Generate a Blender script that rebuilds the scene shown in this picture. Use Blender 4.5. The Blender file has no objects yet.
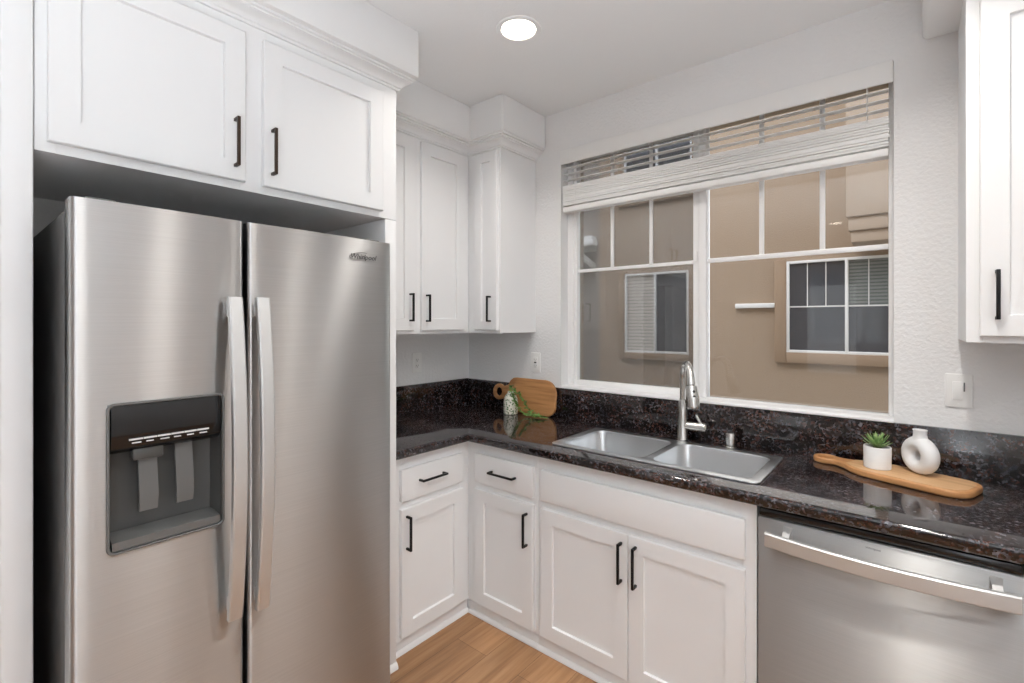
import bpy, bmesh, math, random
from mathutils import Vector, Matrix

random.seed(7)
S = bpy.context.scene
C = S.collection
PI = math.pi

# ------------------------------------------------------------------ camera
CAM = (2.347, -2.335, 1.465)
cd = bpy.data.cameras.new('camera')
cam = bpy.data.objects.new('camera', cd)
C.objects.link(cam)
cam.location = CAM
cam.rotation_euler = (PI / 2, 0, math.radians(39.748))
cd.sensor_width = 36.0
cd.lens = 481.451 / 1024 * 36.0
cd.shift_x = -(514.136 - 512) / 1024
cd.shift_y = -(341.5 - 322.473) / 1024
cd.clip_start = 0.02
S.camera = cam

# ------------------------------------------------------------------ world, lights, exposure
S.view_settings.view_transform = 'Standard'
S.view_settings.look = 'None'
S.view_settings.gamma = 1.0
S.view_settings.use_curve_mapping = False
S.view_settings.exposure = 0.13
S.cycles.max_bounces = 16
S.cycles.diffuse_bounces = 10
S.cycles.glossy_bounces = 6

w = bpy.data.worlds.new('sky')
S.world = w
w.use_nodes = True
nt = w.node_tree
sky = nt.nodes.new('ShaderNodeTexSky')
sky.sky_type = 'NISHITA'
sky.sun_disc = False
sky.sun_elevation = math.radians(55)
sky.sun_rotation = math.radians(200)
bgn = nt.nodes['Background']
haze = nt.nodes.new('ShaderNodeMix')
haze.data_type = 'RGBA'
haze.inputs[0].default_value = 0.8
haze.inputs[7].default_value = (0.62, 0.57, 0.50, 1)
nt.links.new(sky.outputs[0], haze.inputs[6])
nt.links.new(haze.outputs[2], bgn.inputs[0])
bgn.inputs[1].default_value = 2.9


def area(name, loc, rot, sx, sy, power, col=(1, 1, 1), shape='RECTANGLE', spread=180):
    l = bpy.data.lights.new(name, 'AREA')
    l.shape = shape
    l.size = sx
    l.size_y = sy
    l.energy = power
    l.color = col
    l.spread = math.radians(spread)
    o = bpy.data.objects.new(name, l)
    o.location = loc
    o.rotation_euler = rot
    C.objects.link(o)
    return o


# added area lights: fill before solid right wall, stand-in daylight at far window
area('right_wall_fill', (3.20, -3.9, 1.25), (PI / 2, 0, PI / 2), 2.2, 2.1, 7, (0.88, 0.94, 1.0))
area('rear_window_fill', (1.25, -7.25, 1.35), (PI / 2, 0, 0), 0.7, 1.5, 2.5, (0.92, 0.96, 1.0))
# daylight entering by the kitchen window
area('daylight_kitchen_window', (1.52, 0.16, 1.7), (-PI / 2, 0, 0), 1.4, 1.1, 5, (0.95, 0.97, 1.0))
# added fill light near the floor, aimed up to brighten ceiling and walls
area('uplight_fill', (2.7, -2.95, 0.35), (PI, 0, 0), 1.0, 1.0, 54, (0.87, 0.94, 1.0), spread=115)
LAMP_W = 5.6
LAMP_COL = (1.0, 0.955, 0.905)

# ------------------------------------------------------------------ material helpers


def new_mat(name):
    m = bpy.data.materials.new(name)
    m.use_nodes = True
    n = m.node_tree
    return m, n, n.nodes['Principled BSDF']


def link(n, a, b):
    n.links.new(a, b)


def simple(name, col, rough=0.5, metal=0.0, coat=0.0, bump=0.0, bscale=200.0, bdetail=2.0, bdist=0.001):
    m, n, p = new_mat(name)
    p.inputs['Base Color'].default_value = (*col, 1)
    p.inputs['Roughness'].default_value = rough
    p.inputs['Metallic'].default_value = metal
    p.inputs['Coat Weight'].default_value = coat
    if bump:
        tc = n.nodes.new('ShaderNodeTexCoord')
        t = n.nodes.new('ShaderNodeTexNoise')
        t.inputs['Scale'].default_value = bscale
        t.inputs['Detail'].default_value = bdetail
        b = n.nodes.new('ShaderNodeBump')
        b.inputs['Strength'].default_value = bump
        b.inputs['Distance'].default_value = bdist
        link(n, tc.outputs['Object'], t.inputs['Vector'])
        link(n, t.outputs[0], b.inputs['Height'])
        link(n, b.outputs[0], p.inputs['Normal'])
    return m


def ramp(n, stops):
    r = n.nodes.new('ShaderNodeValToRGB')
    e = r.color_ramp.elements
    while len(e) < len(stops):
        e.new(0.5)
    for i, (pos, col) in enumerate(stops):
        e[i].position = pos
        e[i].color = (*col, 1)
    return r


def mapping(n, scale=(1, 1, 1), rot=(0, 0, 0), src='Object'):
    tc = n.nodes.new('ShaderNodeTexCoord')
    mp = n.nodes.new('ShaderNodeMapping')
    mp.inputs['Scale'].default_value = scale
    mp.inputs['Rotation'].default_value = rot
    link(n, tc.outputs[src], mp.inputs['Vector'])
    return mp.outputs[0]


def noise(n, vec, scale, detail=4, rough=0.5):
    t = n.nodes.new('ShaderNodeTexNoise')
    t.inputs['Scale'].default_value = scale
    t.inputs['Detail'].default_value = detail
    t.inputs['Roughness'].default_value = rough
    link(n, vec, t.inputs['Vector'])
    return t.outputs[0]


def mixc(n, fac, a, b, mode='MIX'):
    x = n.nodes.new('ShaderNodeMix')
    x.data_type = 'RGBA'
    x.blend_type = mode
    for sock, v in ((x.inputs[0], fac), (x.inputs[6], a), (x.inputs[7], b)):
        if isinstance(v, (int, float)):
            sock.default_value = v
        elif isinstance(v, tuple):
            sock.default_value = (*v, 1)
        else:
            link(n, v, sock)
    return x.outputs[2]


def steel(name, col, rough, aniso=0.85, grain_axis='Z'):
    """stainless steel brushed across: highlights stretch up and down"""
    m, n, p = new_mat(name)
    p.inputs['Metallic'].default_value = 1.0
    v = mapping(n, (3, 3, 900))
    g = noise(n, v, 1.0, 2)
    r = ramp(n, [(0.3, tuple(c * 0.94 for c in col)), (0.7, tuple(min(1, c * 1.05) for c in col))])
    link(n, g, r.inputs[0])
    link(n, r.outputs[0], p.inputs['Base Color'])
    p.inputs['Roughness'].default_value = rough
    p.inputs['Anisotropic'].default_value = aniso
    p.inputs['Anisotropic Rotation'].default_value = 0.25
    t = n.nodes.new('ShaderNodeTangent')
    t.direction_type = 'UV_MAP'
    link(n, t.outputs[0], p.inputs['Tangent'])
    wv = mapping(n, (4.5, 4.5, 0.7))
    wn = noise(n, wv, 1.0, 1)
    b = n.nodes.new('ShaderNodeBump')
    b.inputs['Strength'].default_value = 0.30
    b.inputs['Distance'].default_value = 0.004
    link(n, wn, b.inputs['Height'])
    link(n, b.outputs[0], p.inputs['Normal'])
    return m


def wood_board(name, light, dark, axis='X'):
    m, n, p = new_mat(name)
    sc = (2.5, 40, 40) if axis == 'X' else (40, 2.5, 40)
    v = mapping(n, sc)
    g = noise(n, v, 1.0, 5, 0.6)
    r = ramp(n, [(0.3, dark), (0.55, light), (0.8, tuple(min(1, c * 1.15) for c in light))])
    link(n, g, r.inputs[0])
    link(n, r.outputs[0], p.inputs['Base Color'])
    p.inputs['Roughness'].default_value = 0.42
    return m


M = {}
M['cabinet'] = simple('white_cabinet_paint', (0.785, 0.79, 0.795), 0.38)
M['wall'] = simple('white_textured_wall_paint', (0.765, 0.768, 0.77), 0.7, bump=0.5, bscale=75, bdetail=3, bdist=0.006)
M['ceiling'] = simple('ceiling_paint', (0.80, 0.805, 0.81), 0.8, bump=0.25, bscale=85, bdetail=3, bdist=0.003)
M['soffit'] = simple('soffit_paint', (0.765, 0.768, 0.77), 0.7, bump=0.15, bscale=85, bdetail=3, bdist=0.003)
M['trim'] = simple('white_trim_paint', (0.80, 0.80, 0.80), 0.4)
M['vinyl'] = simple('white_window_vinyl', (0.84, 0.84, 0.84), 0.35)
M['slat'] = simple('white_blind_slat', (0.80, 0.80, 0.79), 0.45)
M['black'] = simple('matte_black_metal', (0.012, 0.012, 0.013), 0.38, metal=0.6)
M['bronze'] = simple('dark_bronze_metal', (0.055, 0.035, 0.025), 0.35, metal=0.7)
M['case'] = simple('dark_grey_case_paint', (0.10, 0.098, 0.096), 0.5, bump=0.3, bscale=900, bdist=0.0006)
M['gloss_black'] = simple('glossy_black_panel', (0.010, 0.010, 0.011), 0.12)
M['grey_plastic'] = simple('grey_plastic', (0.070, 0.070, 0.068), 0.38)
M['grey_light'] = simple('light_grey_plastic', (0.125, 0.125, 0.122), 0.4)
M['rubber'] = simple('black_rubber', (0.008, 0.008, 0.008), 0.7)
M['mark'] = simple('white_print', (0.7, 0.7, 0.7), 0.5)
M['logo'] = simple('dark_grey_print', (0.10, 0.10, 0.10), 0.35, metal=0.4)
M['steel'] = steel('brushed_stainless_steel', (0.55, 0.547, 0.543), 0.36, 1.0)
M['steel_soft'] = steel('soft_brushed_stainless_steel', (0.46, 0.46, 0.455), 0.40, 1.0)
M['steel_handle'] = simple('satin_steel_handle', (0.66, 0.66, 0.655), 0.5, metal=0.9)
M['sink'] = simple('satin_sink_steel', (0.70, 0.715, 0.73), 0.30, metal=1.0)
M['nickel'] = simple('brushed_nickel', (0.66, 0.65, 0.63), 0.24, metal=1.0)
M['pot'] = simple('white_matte_ceramic', (0.78, 0.775, 0.765), 0.5)
M['vase'] = simple('matte_white_ceramic', (0.72, 0.72, 0.72), 0.62, bump=0.2, bscale=300, bdist=0.0008)
M['soil'] = simple('dark_soil', (0.03, 0.02, 0.012), 0.9)
M['plate'] = simple('white_switch_plastic', (0.80, 0.80, 0.79), 0.35)
M['slot'] = simple('dark_socket_slot', (0.03, 0.03, 0.03), 0.6)
M['board_a'] = wood_board('acacia_wood', (0.50, 0.25, 0.10), (0.26, 0.105, 0.036))
M['board_b'] = wood_board('light_maple_wood', (0.60, 0.37, 0.19), (0.46, 0.255, 0.115))
M['board_edge'] = wood_board('maple_rim_wood', (0.50, 0.25, 0.10), (0.40, 0.18, 0.065))
M['stucco'] = simple('tan_stucco', (0.345, 0.255, 0.172), 0.9, bump=0.4, bscale=60, bdist=0.01)
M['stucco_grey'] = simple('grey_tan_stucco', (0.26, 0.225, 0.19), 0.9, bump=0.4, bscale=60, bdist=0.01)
M['stucco_light'] = simple('pale_beige_stucco', (0.46, 0.36, 0.265), 0.9, bump=0.3, bscale=60, bdist=0.01)
M['stucco_trim'] = simple('dark_tan_stucco_trim', (0.31, 0.215, 0.135), 0.9, bump=0.3, bscale=60, bdist=0.01)
M['ext_white'] = simple('exterior_white', (0.75, 0.74, 0.70), 0.6)
M['brown'] = simple('brown_downspout', (0.07, 0.045, 0.03), 0.5)
M['ground'] = simple('concrete_ground', (0.35, 0.33, 0.30), 0.9, bump=0.3, bscale=40, bdist=0.01)

# pane of the neighbours' windows, dark glass with a dull reflection
m, n, p = new_mat('dark_window_glass')
p.inputs['Base Color'].default_value = (0.055, 0.058, 0.065, 1)
p.inputs['Roughness'].default_value = 0.05
p.inputs['Specular IOR Level'].default_value = 0.8
M['pane_dark'] = m


def slat_glass(name, a, b, pitch):
    m, n, p = new_mat(name)
    v = mapping(n, (1, 1, 1))
    wv = n.nodes.new('ShaderNodeTexWave')
    wv.bands_direction = 'Z'
    wv.inputs['Scale'].default_value = 0.314 / pitch
    link(n, v, wv.inputs['Vector'])
    r = ramp(n, [(0.1, a), (0.6, b)])
    link(n, wv.outputs[0], r.inputs[0])
    link(n, r.outputs[0], p.inputs['Base Color'])
    p.inputs['Roughness'].default_value = 0.08
    return m


M['pane_blind'] = slat_glass('glass_over_pale_blind', (0.42, 0.39, 0.34), (0.66, 0.62, 0.55), 0.05)
M['pane_blind_dark'] = slat_glass('glass_over_green_grey_blind', (0.10, 0.11, 0.10), (0.20, 0.215, 0.20), 0.04)


def thin_glass(name, tint, refl):
    m, n, p = new_mat(name)
    n.nodes.remove(p)
    out = n.nodes['Material Output']
    tr = n.nodes.new('ShaderNodeBsdfTransparent')
    tr.inputs[0].default_value = (*tint, 1)
    gl = n.nodes.new('ShaderNodeBsdfGlossy')
    gl.inputs['Roughness'].default_value = 0.02
    fr = n.nodes.new('ShaderNodeFresnel')
    fr.inputs[0].default_value = refl
    mx = n.nodes.new('ShaderNodeMixShader')
    link(n, fr.outputs[0], mx.inputs[0])
    link(n, tr.outputs[0], mx.inputs[1])
    link(n, gl.outputs[0], mx.inputs[2])
    link(n, mx.outputs[0], out.inputs[0])
    return m


M['glass'] = thin_glass('window_glass', (0.93, 0.94, 0.93), 1.5)

m, n, p = new_mat('grey_insect_screen')
n.nodes.remove(p)
tr = n.nodes.new('ShaderNodeBsdfTransparent')
df = n.nodes.new('ShaderNodeBsdfDiffuse')
df.inputs[0].default_value = (0.30, 0.30, 0.31, 1)
mx = n.nodes.new('ShaderNodeMixShader')
mx.inputs[0].default_value = 0.34
link(n, tr.outputs[0], mx.inputs[1])
link(n, df.outputs[0], mx.inputs[2])
link(n, mx.outputs[0], n.nodes['Material Output'].inputs[0])
M['screen'] = m

# polished brown-black granite with rust and blue-grey crystals
m, n, p = new_mat('polished_brown_black_granite')
v = mapping(n, (1, 1, 1))
vo = n.nodes.new('ShaderNodeTexVoronoi')
vo.inputs['Scale'].default_value = 150
wn = n.nodes.new('ShaderNodeTexNoise')
wn.inputs['Scale'].default_value = 90
wn.inputs['Detail'].default_value = 3
link(n, v, wn.inputs['Vector'])
wv = n.nodes.new('ShaderNodeMix')
wv.data_type = 'RGBA'
wv.inputs[0].default_value = 0.02
link(n, v, wv.inputs[6])
link(n, wn.outputs['Color'], wv.inputs[7])
link(n, wv.outputs[2], vo.inputs['Vector'])
sep = n.nodes.new('ShaderNodeSeparateColor')
link(n, vo.outputs['Color'], sep.inputs[0])
r1 = ramp(n, [(0.0, (0.006, 0.006, 0.007)), (0.45, (0.009, 0.008, 0.008)), (0.58, (0.030, 0.016, 0.013)),
              (0.73, (0.085, 0.037, 0.027)), (0.82, (0.040, 0.042, 0.052)), (1.0, (0.15, 0.155, 0.18))])
r1.color_ramp.interpolation = 'LINEAR'
link(n, sep.outputs[0], r1.inputs[0])
big = noise(n, v, 9, 3)
r2 = ramp(n, [(0.35, (0.35, 0.35, 0.38)), (0.65, (1.25, 1.15, 1.1))])
link(n, big, r2.inputs[0])
colr = mixc(n, 1.0, r1.outputs[0], r2.outputs[0], 'MULTIPLY')
link(n, colr, p.inputs['Base Color'])
p.inputs['Roughness'].default_value = 0.07
p.inputs['IOR'].default_value = 1.68
M['granite'] = m

# oak plank floor, boards along Y
m, n, p = new_mat('oak_plank_floor')
v = mapping(n, (1, 1, 1), (0, 0, PI / 2))
br = n.nodes.new('ShaderNodeTexBrick')
br.offset = 0.37
br.inputs['Scale'].default_value = 1.0
br.inputs['Brick Width'].default_value = 1.25
br.inputs['Row Height'].default_value = 0.18
br.inputs['Mortar Size'].default_value = 0.0012
br.inputs['Color1'].default_value = (0.30, 0.30, 0.30, 1)
br.inputs['Color2'].default_value = (0.75, 0.75, 0.75, 1)
br.inputs['Mortar'].default_value = (0.0, 0.0, 0.0, 1)
link(n, v, br.inputs['Vector'])
g = noise(n, mapping(n, (28, 1.6, 1)), 1.0, 6, 0.6)
g2 = noise(n, mapping(n, (5, 0.9, 1)), 1.0, 3, 0.6)
r = ramp(n, [(0.28, (0.235, 0.115, 0.052)), (0.5, (0.38, 0.205, 0.098)), (0.72, (0.50, 0.295, 0.155))])
link(n, g, r.inputs[0])
rb = ramp(n, [(0.0, (0.45, 0.42, 0.40)), (0.25, (0.86, 0.85, 0.84)), (0.75, (1.06, 1.06, 1.06))])
link(n, br.outputs[0], rb.inputs[0])
c1 = mixc(n, 1.0, r.outputs[0], rb.outputs[0], 'MULTIPLY')
rg = ramp(n, [(0.35, (0.82, 0.80, 0.78)), (0.65, (1.1, 1.1, 1.1))])
link(n, g2, rg.inputs[0])
c2 = mixc(n, 1.0, c1, rg.outputs[0], 'MULTIPLY')
link(n, c2, p.inputs['Base Color'])
p.inputs['Roughness'].default_value = 0.38
M['floor'] = m

# leaf-printed white glaze
m, n, p = new_mat('white_glaze_with_green_leaf_print')
v = mapping(n, (1, 1, 1))
vo = n.nodes.new('ShaderNodeTexVoronoi')
vo.inputs['Scale'].default_value = 85
link(n, v, vo.inputs['Vector'])
r = ramp(n, [(0.36, (0.10, 0.17, 0.07)), (0.44, (0.70, 0.68, 0.60))])
link(n, vo.outputs['Distance'], r.inputs[0])
link(n, r.outputs[0], p.inputs['Base Color'])
p.inputs['Roughness'].default_value = 0.35
M['leaf_print'] = m


def leaf_mat(name, a, b):
    m, n, p = new_mat(name)
    g = noise(n, mapping(n, (1, 1, 1)), 40, 2)
    r = ramp(n, [(0.35, a), (0.65, b)])
    link(n, g, r.inputs[0])
    link(n, r.outputs[0], p.inputs['Base Color'])
    p.inputs['Roughness'].default_value = 0.45
    return m


M['leaf'] = leaf_mat('fresh_green_leaf', (0.06, 0.16, 0.03), (0.22, 0.36, 0.09))
M['leaf_pale'] = leaf_mat('succulent_green', (0.10, 0.24, 0.06), (0.38, 0.50, 0.20))

m, n, p = new_mat('lamp_lens')
p.inputs['Base Color'].default_value = (1, 0.95, 0.86, 1)
p.inputs['Emission Color'].default_value = (1.0, 0.90, 0.74, 1)
p.inputs['Emission Strength'].default_value = 9.0
M['lens'] = m

# ------------------------------------------------------------------ mesh helpers


class MB:
    def __init__(self):
        self.bm = bmesh.new()

    def merge(self, b, mtx=None):
        if mtx is not None:
            b.transform(mtx)
        me = bpy.data.meshes.new('tmp')
        b.to_mesh(me)
        b.free()
        self.bm.from_mesh(me)
        bpy.data.meshes.remove(me)
        return self

    def box(self, x0, x1, y0, y1, z0, z1, bev=0.0, seg=2, mtx=None):
        b = bmesh.new()
        bmesh.ops.create_cube(b, size=1.0)
        for q in b.verts:
            q.co = Vector(((x0 + x1) / 2 + q.co.x * (x1 - x0), (y0 + y1) / 2 + q.co.y * (y1 - y0),
                           (z0 + z1) / 2 + q.co.z * (z1 - z0)))
        if bev:
            bmesh.ops.bevel(b, geom=b.edges[:], offset=bev, segments=seg, profile=0.5, affect='EDGES')
        return self.merge(b, mtx)

    def loops(self, rings, cap0=True, cap1=True, closed=True, mtx=None):
        b = bmesh.new()
        vr = [[b.verts.new(Vector(q)) for q in ring] for ring in rings]
        k = len(vr[0])
        for i in range(len(vr) - 1):
            for j in range(k if closed else k - 1):
                a, c = j, (j + 1) % k
                b.faces.new((vr[i][a], vr[i][c], vr[i + 1][c], vr[i + 1][a]))
        if cap0:
            b.faces.new(vr[0][::-1])
        if cap1:
            b.faces.new(vr[-1])
        bmesh.ops.recalc_face_normals(b, faces=b.faces[:])
        return self.merge(b, mtx)

    def lathe(self, prof, cx=0, cy=0, cz=0, seg=32, cap0=True, cap1=True):
        rings = [[(cx + r * math.cos(2 * PI * k / seg), cy + r * math.sin(2 * PI * k / seg), cz + z) for k in range(seg)]
                 for r, z in prof]
        return self.loops(rings, cap0, cap1)

    def tube(self, pts, rad, seg=12, caps=True):
        pts = [Vector(q) for q in pts]
        rs = rad if isinstance(rad, (list, tuple)) else [rad] * len(pts)
        rings = []
        up = None
        for i, q in enumerate(pts):
            t = (pts[min(i + 1, len(pts) - 1)] - pts[max(i - 1, 0)]).normalized()
            if up is None:
                up = Vector((0, 0, 1)) if abs(t.z) < 0.9 else Vector((1, 0, 0))
            u = (up - t * up.dot(t)).normalized()
            up = u
            v = t.cross(u)
            rings.append([q + (u * math.cos(2 * PI * k / seg) + v * math.sin(2 * PI * k / seg)) * rs[i] for k in range(seg)])
        return self.loops(rings, caps, caps)

    def sweep(self, path, prof, left=False):
        """profile (out, z) along a level path of (x, y); out lies on the right of travel unless left"""
        P = [Vector((a, b)) for a, b in path]
        rings = []
        for i, q in enumerate(P):
            ds = []
            if i > 0:
                ds.append((q - P[i - 1]).normalized())
            if i < len(P) - 1:
                ds.append((P[i + 1] - q).normalized())
            ns = [Vector((d.y, -d.x)) * (-1 if left else 1) for d in ds]
            nn = sum(ns, Vector((0, 0)))
            nn.normalize()
            k = 1.0 / max(0.3, nn.dot(ns[0]))
            rings.append([(q.x + nn.x * o * k, q.y + nn.y * o * k, z) for o, z in prof])
        return self.loops(rings)

    def grid_solid(self, xs, ys, fill, z0, z1):
        b = bmesh.new()
        vt = {}

        def v(i, j, z):
            if (i, j, z) not in vt:
                vt[(i, j, z)] = b.verts.new((xs[i], ys[j], z))
            return vt[(i, j, z)]
        nx, ny = len(xs) - 1, len(ys) - 1

        def on(i, j):
            return 0 <= i < nx and 0 <= j < ny and fill(i, j)
        for i in range(nx):
            for j in range(ny):
                if not on(i, j):
                    continue
                b.faces.new((v(i, j, z1), v(i + 1, j, z1), v(i + 1, j + 1, z1), v(i, j + 1, z1)))
                b.faces.new((v(i, j, z0), v(i, j + 1, z0), v(i + 1, j + 1, z0), v(i + 1, j, z0)))
                for di, dj, e in ((-1, 0, ((i, j), (i, j + 1))), (1, 0, ((i + 1, j), (i + 1, j + 1))),
                                  (0, -1, ((i, j), (i + 1, j))), (0, 1, ((i, j + 1), (i + 1, j + 1)))):
                    if not on(i + di, j + dj):
                        a, c = e
                        b.faces.new((v(*a, z0), v(*c, z0), v(*c, z1), v(*a, z1)))
        bmesh.ops.recalc_face_normals(b, faces=b.faces[:])
        return b


def obj(name, mb, mat, parent=None, loc=None, rot=None, smooth=True, ang=35):
    b = mb.bm if isinstance(mb, MB) else mb
    me = bpy.data.meshes.new(name)
    b.to_mesh(me)
    b.free()
    me.materials.append(mat)
    if mat.name.endswith('stainless_steel'):          # brushing direction: u runs across the front
        uv = me.uv_layers.new(name='brushing')
        for lp in me.loops:
            co = me.vertices[lp.vertex_index].co
            uv.data[lp.index].uv = (co.x + 0.3 * co.y, co.z)
    if smooth:
        for q in me.polygons:
            q.use_smooth = True
        me.set_sharp_from_angle(angle=math.radians(ang))
    o = bpy.data.objects.new(name, me)
    C.objects.link(o)
    if parent:
        o.parent = parent
    if loc:
        o.location = loc
    if rot:
        o.rotation_euler = rot
    return o


def tag(o, label=None, cat=None, group=None, kind=None):
    if label:
        o['label'] = label
    if cat:
        o['category'] = cat
    if group:
        o['group'] = group
    if kind:
        o['kind'] = kind
    return o


def thing(name, label, cat, loc=(0, 0, 0), rz=0.0, group=None):
    o = bpy.data.objects.new(name, None)
    C.objects.link(o)
    o.location = loc
    o.rotation_euler = (0, 0, rz)
    o.empty_display_size = 0.1
    return tag(o, label, cat, group)


def struct(name, mb, mat, label=None, cat='wall', parent=None):
    o = obj(name, mb, mat, parent)
    if not parent:
        tag(o, label, cat, kind='structure')
    return o


def curve_mesh(splines, extrude, bevel=0.0, res=3):
    """flat outlines (first one outer, the rest holes) given thickness"""
    cu = bpy.data.curves.new('tmp', 'CURVE')
    cu.dimensions = '2D'
    cu.fill_mode = 'BOTH'
    cu.extrude = extrude / 2 - bevel
    cu.bevel_depth = bevel
    cu.bevel_resolution = res
    cu.offset = -bevel
    for pts in splines:
        sp = cu.splines.new('POLY')
        sp.points.add(len(pts) - 1)
        for q, (x, y) in zip(sp.points, pts):
            q.co = (x, y, 0, 1)
        sp.use_cyclic_u = True
    return _curve_to_bm(cu)


def text_mesh(body, size, extrude, shear=0.0):
    cu = bpy.data.curves.new('tmp', 'FONT')
    cu.body = body
    cu.size = size
    cu.extrude = extrude
    cu.shear = shear
    cu.align_x = 'CENTER'
    cu.align_y = 'CENTER'
    return _curve_to_bm(cu)


def _curve_to_bm(cu):
    o = bpy.data.objects.new('tmp', cu)
    C.objects.link(o)
    dg = bpy.context.evaluated_depsgraph_get()
    me = bpy.data.meshes.new_from_object(o.evaluated_get(dg))
    bpy.data.objects.remove(o)
    bpy.data.curves.remove(cu)
    b = bmesh.new()
    b.from_mesh(me)
    bpy.data.meshes.remove(me)
    bmesh.ops.remove_doubles(b, verts=b.verts[:], dist=1e-6)
    return b


def rrect(x0, x1, y0, y1, r, k=6):
    pts = []
    for cx, cy, a in ((x1 - r, y1 - r, 0), (x0 + r, y1 - r, PI / 2), (x0 + r, y0 + r, PI), (x1 - r, y0 + r, 1.5 * PI)):
        for i in range(k + 1):
            t = a + PI / 2 * i / k
            pts.append((cx + r * math.cos(t), cy + r * math.sin(t)))
    return pts


# ------------------------------------------------------------------ room shell
CEIL = 2.697
WX0, WX1, WZ0, WZ1 = 0.760, 2.286, 1.086, 2.462      # window opening
XR, YF = 3.25, -7.3

struct('floor', MB().box(-0.15, XR + 0.15, YF - 0.15, 0.12, -0.05, 0.0), M['floor'], 'warm oak plank floor of the kitchen', 'floor')
struct('ceiling', MB().box(-0.15, XR + 0.15, YF - 0.15, 0.12, CEIL, CEIL + 0.06), M['ceiling'], 'flat white kitchen ceiling', 'ceiling')
b = MB().grid_solid([-0.12, WX0, WX1, XR + 0.12], [0.0, WZ0, WZ1, CEIL], lambda i, j: not (i == 1 and j == 1), 0.0, 0.15)
for q in b.verts:
    q.co = Vector((q.co.x, q.co.z, q.co.y))
bmesh.ops.recalc_face_normals(b, faces=b.faces[:])
struct('wall_back', b, M['wall'], 'white textured wall around the kitchen window', 'wall')
struct('wall_left', MB().box(-0.12, 0, YF, 0, 0, CEIL), M['wall'], 'white wall behind the refrigerator and left cabinets', 'wall')
struct('wall_right', MB().box(XR, XR + 0.12, YF, 0, 0, CEIL), M['wall'], 'white wall closing the kitchen on the right', 'wall')
mb = MB()
mb.box(-0.12, 0.8, YF - 0.12, YF, 0, CEIL)
mb.box(1.7, XR + 0.12, YF - 0.12, YF, 0, CEIL)
mb.box(0.8, 1.7, YF - 0.12, YF, 2.15, CEIL)
mb.box(0.8, 1.7, YF - 0.12, YF, 0, 0.55)
struct('wall_front', mb, M['wall'], 'white wall with a window opening behind the camera', 'wall')
b = MB().grid_solid([-6, WX0, WX1, 9], [-0.2, WZ0, WZ1, 5.6], lambda i, j: not (i == 1 and j == 1), 0.0, 0.10)
for q in b.verts:
    q.co = Vector((q.co.x, q.co.z + 0.152, q.co.y))
bmesh.ops.recalc_face_normals(b, faces=b.faces[:])
struct('wall_exterior', b, M['stucco'], 'tan stucco outside face of the kitchen wall', 'wall')
w2 = bpy.data.objects.new('window_2', None)
C.objects.link(w2)
tag(w2, 'white framed window closed by an added sky-blocking panel behind the camera', 'window', kind='structure')
mb = MB()
for a in ((0.8, 0.85, 0.55, 2.15), (1.65, 1.7, 0.55, 2.15), (0.85, 1.65, 0.55, 0.60), (0.85, 1.65, 2.10, 2.15)):
    mb.box(a[0], a[1], YF - 0.10, YF - 0.03, a[2], a[3], 0.003)
obj('window_frame', mb, M['vinyl'], w2)
obj('sky_blocker', MB().box(0.84, 1.66, YF - 0.075, YF - 0.065, 0.59, 2.11, 0.002), M['slat'], w2)  # opaque panel added to keep the sky out of the window reflections
struct('wall_stub', MB().box(0.0, 0.67, -2.236, -2.179, 0, CEIL, 0.006), M['cabinet'], 'narrow white wall end left of the refrigerator', 'wall')
struct('wall_side', MB().box(0.0, 0.60, -2.9, -2.236, 0, CEIL), M['wall'], 'white wall at the left edge of the kitchen', 'wall')

# soffits boxed down from the ceiling over the cabinets
struct('trim_1', MB().box(0, 0.733, -2.179, -1.024, 2.50, CEIL, 0.006), M['soffit'], 'deep white soffit above the refrigerator cabinet', 'soffit')
mb = MB()
b = MB().grid_solid([0, 0.402, 0.652], [-1.024, -0.392, 0], lambda i, j: not (i == 1 and j == 0), 2.492, CEIL)
bmesh.ops.bevel(b, geom=[e for e in b.edges if e.calc_face_angle(0) > 1], offset=0.008, segments=3, affect='EDGES')
mb.merge(b)
struct('trim_2', mb, M['soffit'], 'white soffit wrapping the corner above the upper cabinets', 'soffit')
struct('trim_3', MB().box(2.368, XR, -0.40, 0, 2.50, CEIL, 0.02, 4), M['soffit'], 'white rounded soffit above the right upper cabinet', 'soffit')

# ------------------------------------------------------------------ window
win = bpy.data.objects.new('window_1', None)
C.objects.link(win)
tag(win, 'white vinyl sliding window with grilles above the sink', 'window', kind='structure')
FY0, FY1 = 0.07, 0.125
mb = MB()
mb.box(WX0, 0.797, FY0, FY1, WZ0, WZ1, 0.003)
mb.box(2.268, WX1, FY0, FY1, WZ0, WZ1, 0.003)
mb.box(0.797, 2.268, FY0, FY1, WZ0, 1.098, 0.003)
mb.box(0.797, 2.268, FY0, FY1, 2.44, WZ1, 0.003)
mb.box(1.531, 1.566, FY0 - 0.004, FY1, 1.098, 2.44, 0.003)
obj('window_frame', mb, M['vinyl'], win)
mb = MB()
mb.box(0.797, 0.820, FY0 + 0.008, FY1 - 0.01, 1.098, 2.44, 0.003)
mb.box(1.499, 1.531, FY0 + 0.008, FY1 - 0.01, 1.098, 2.44, 0.003)
mb.box(0.820, 1.499, FY0 + 0.008, FY1 - 0.01, 1.098, 1.128, 0.003)
mb.box(0.820, 1.499, FY0 + 0.008, FY1 - 0.01, 2.415, 2.44, 0.003)
obj('sash', mb, M['vinyl'], win)
mb = MB()
for x in (1.044, 1.273):
    mb.box(x - 0.009, x + 0.009, 0.088, 0.100, 1.767, 2.415, 0.002)
mb.box(0.820, 1.499, 0.088, 0.100, 1.758, 1.776, 0.002)
obj('grille', mb, M['vinyl'], win)
mb = MB()
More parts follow.
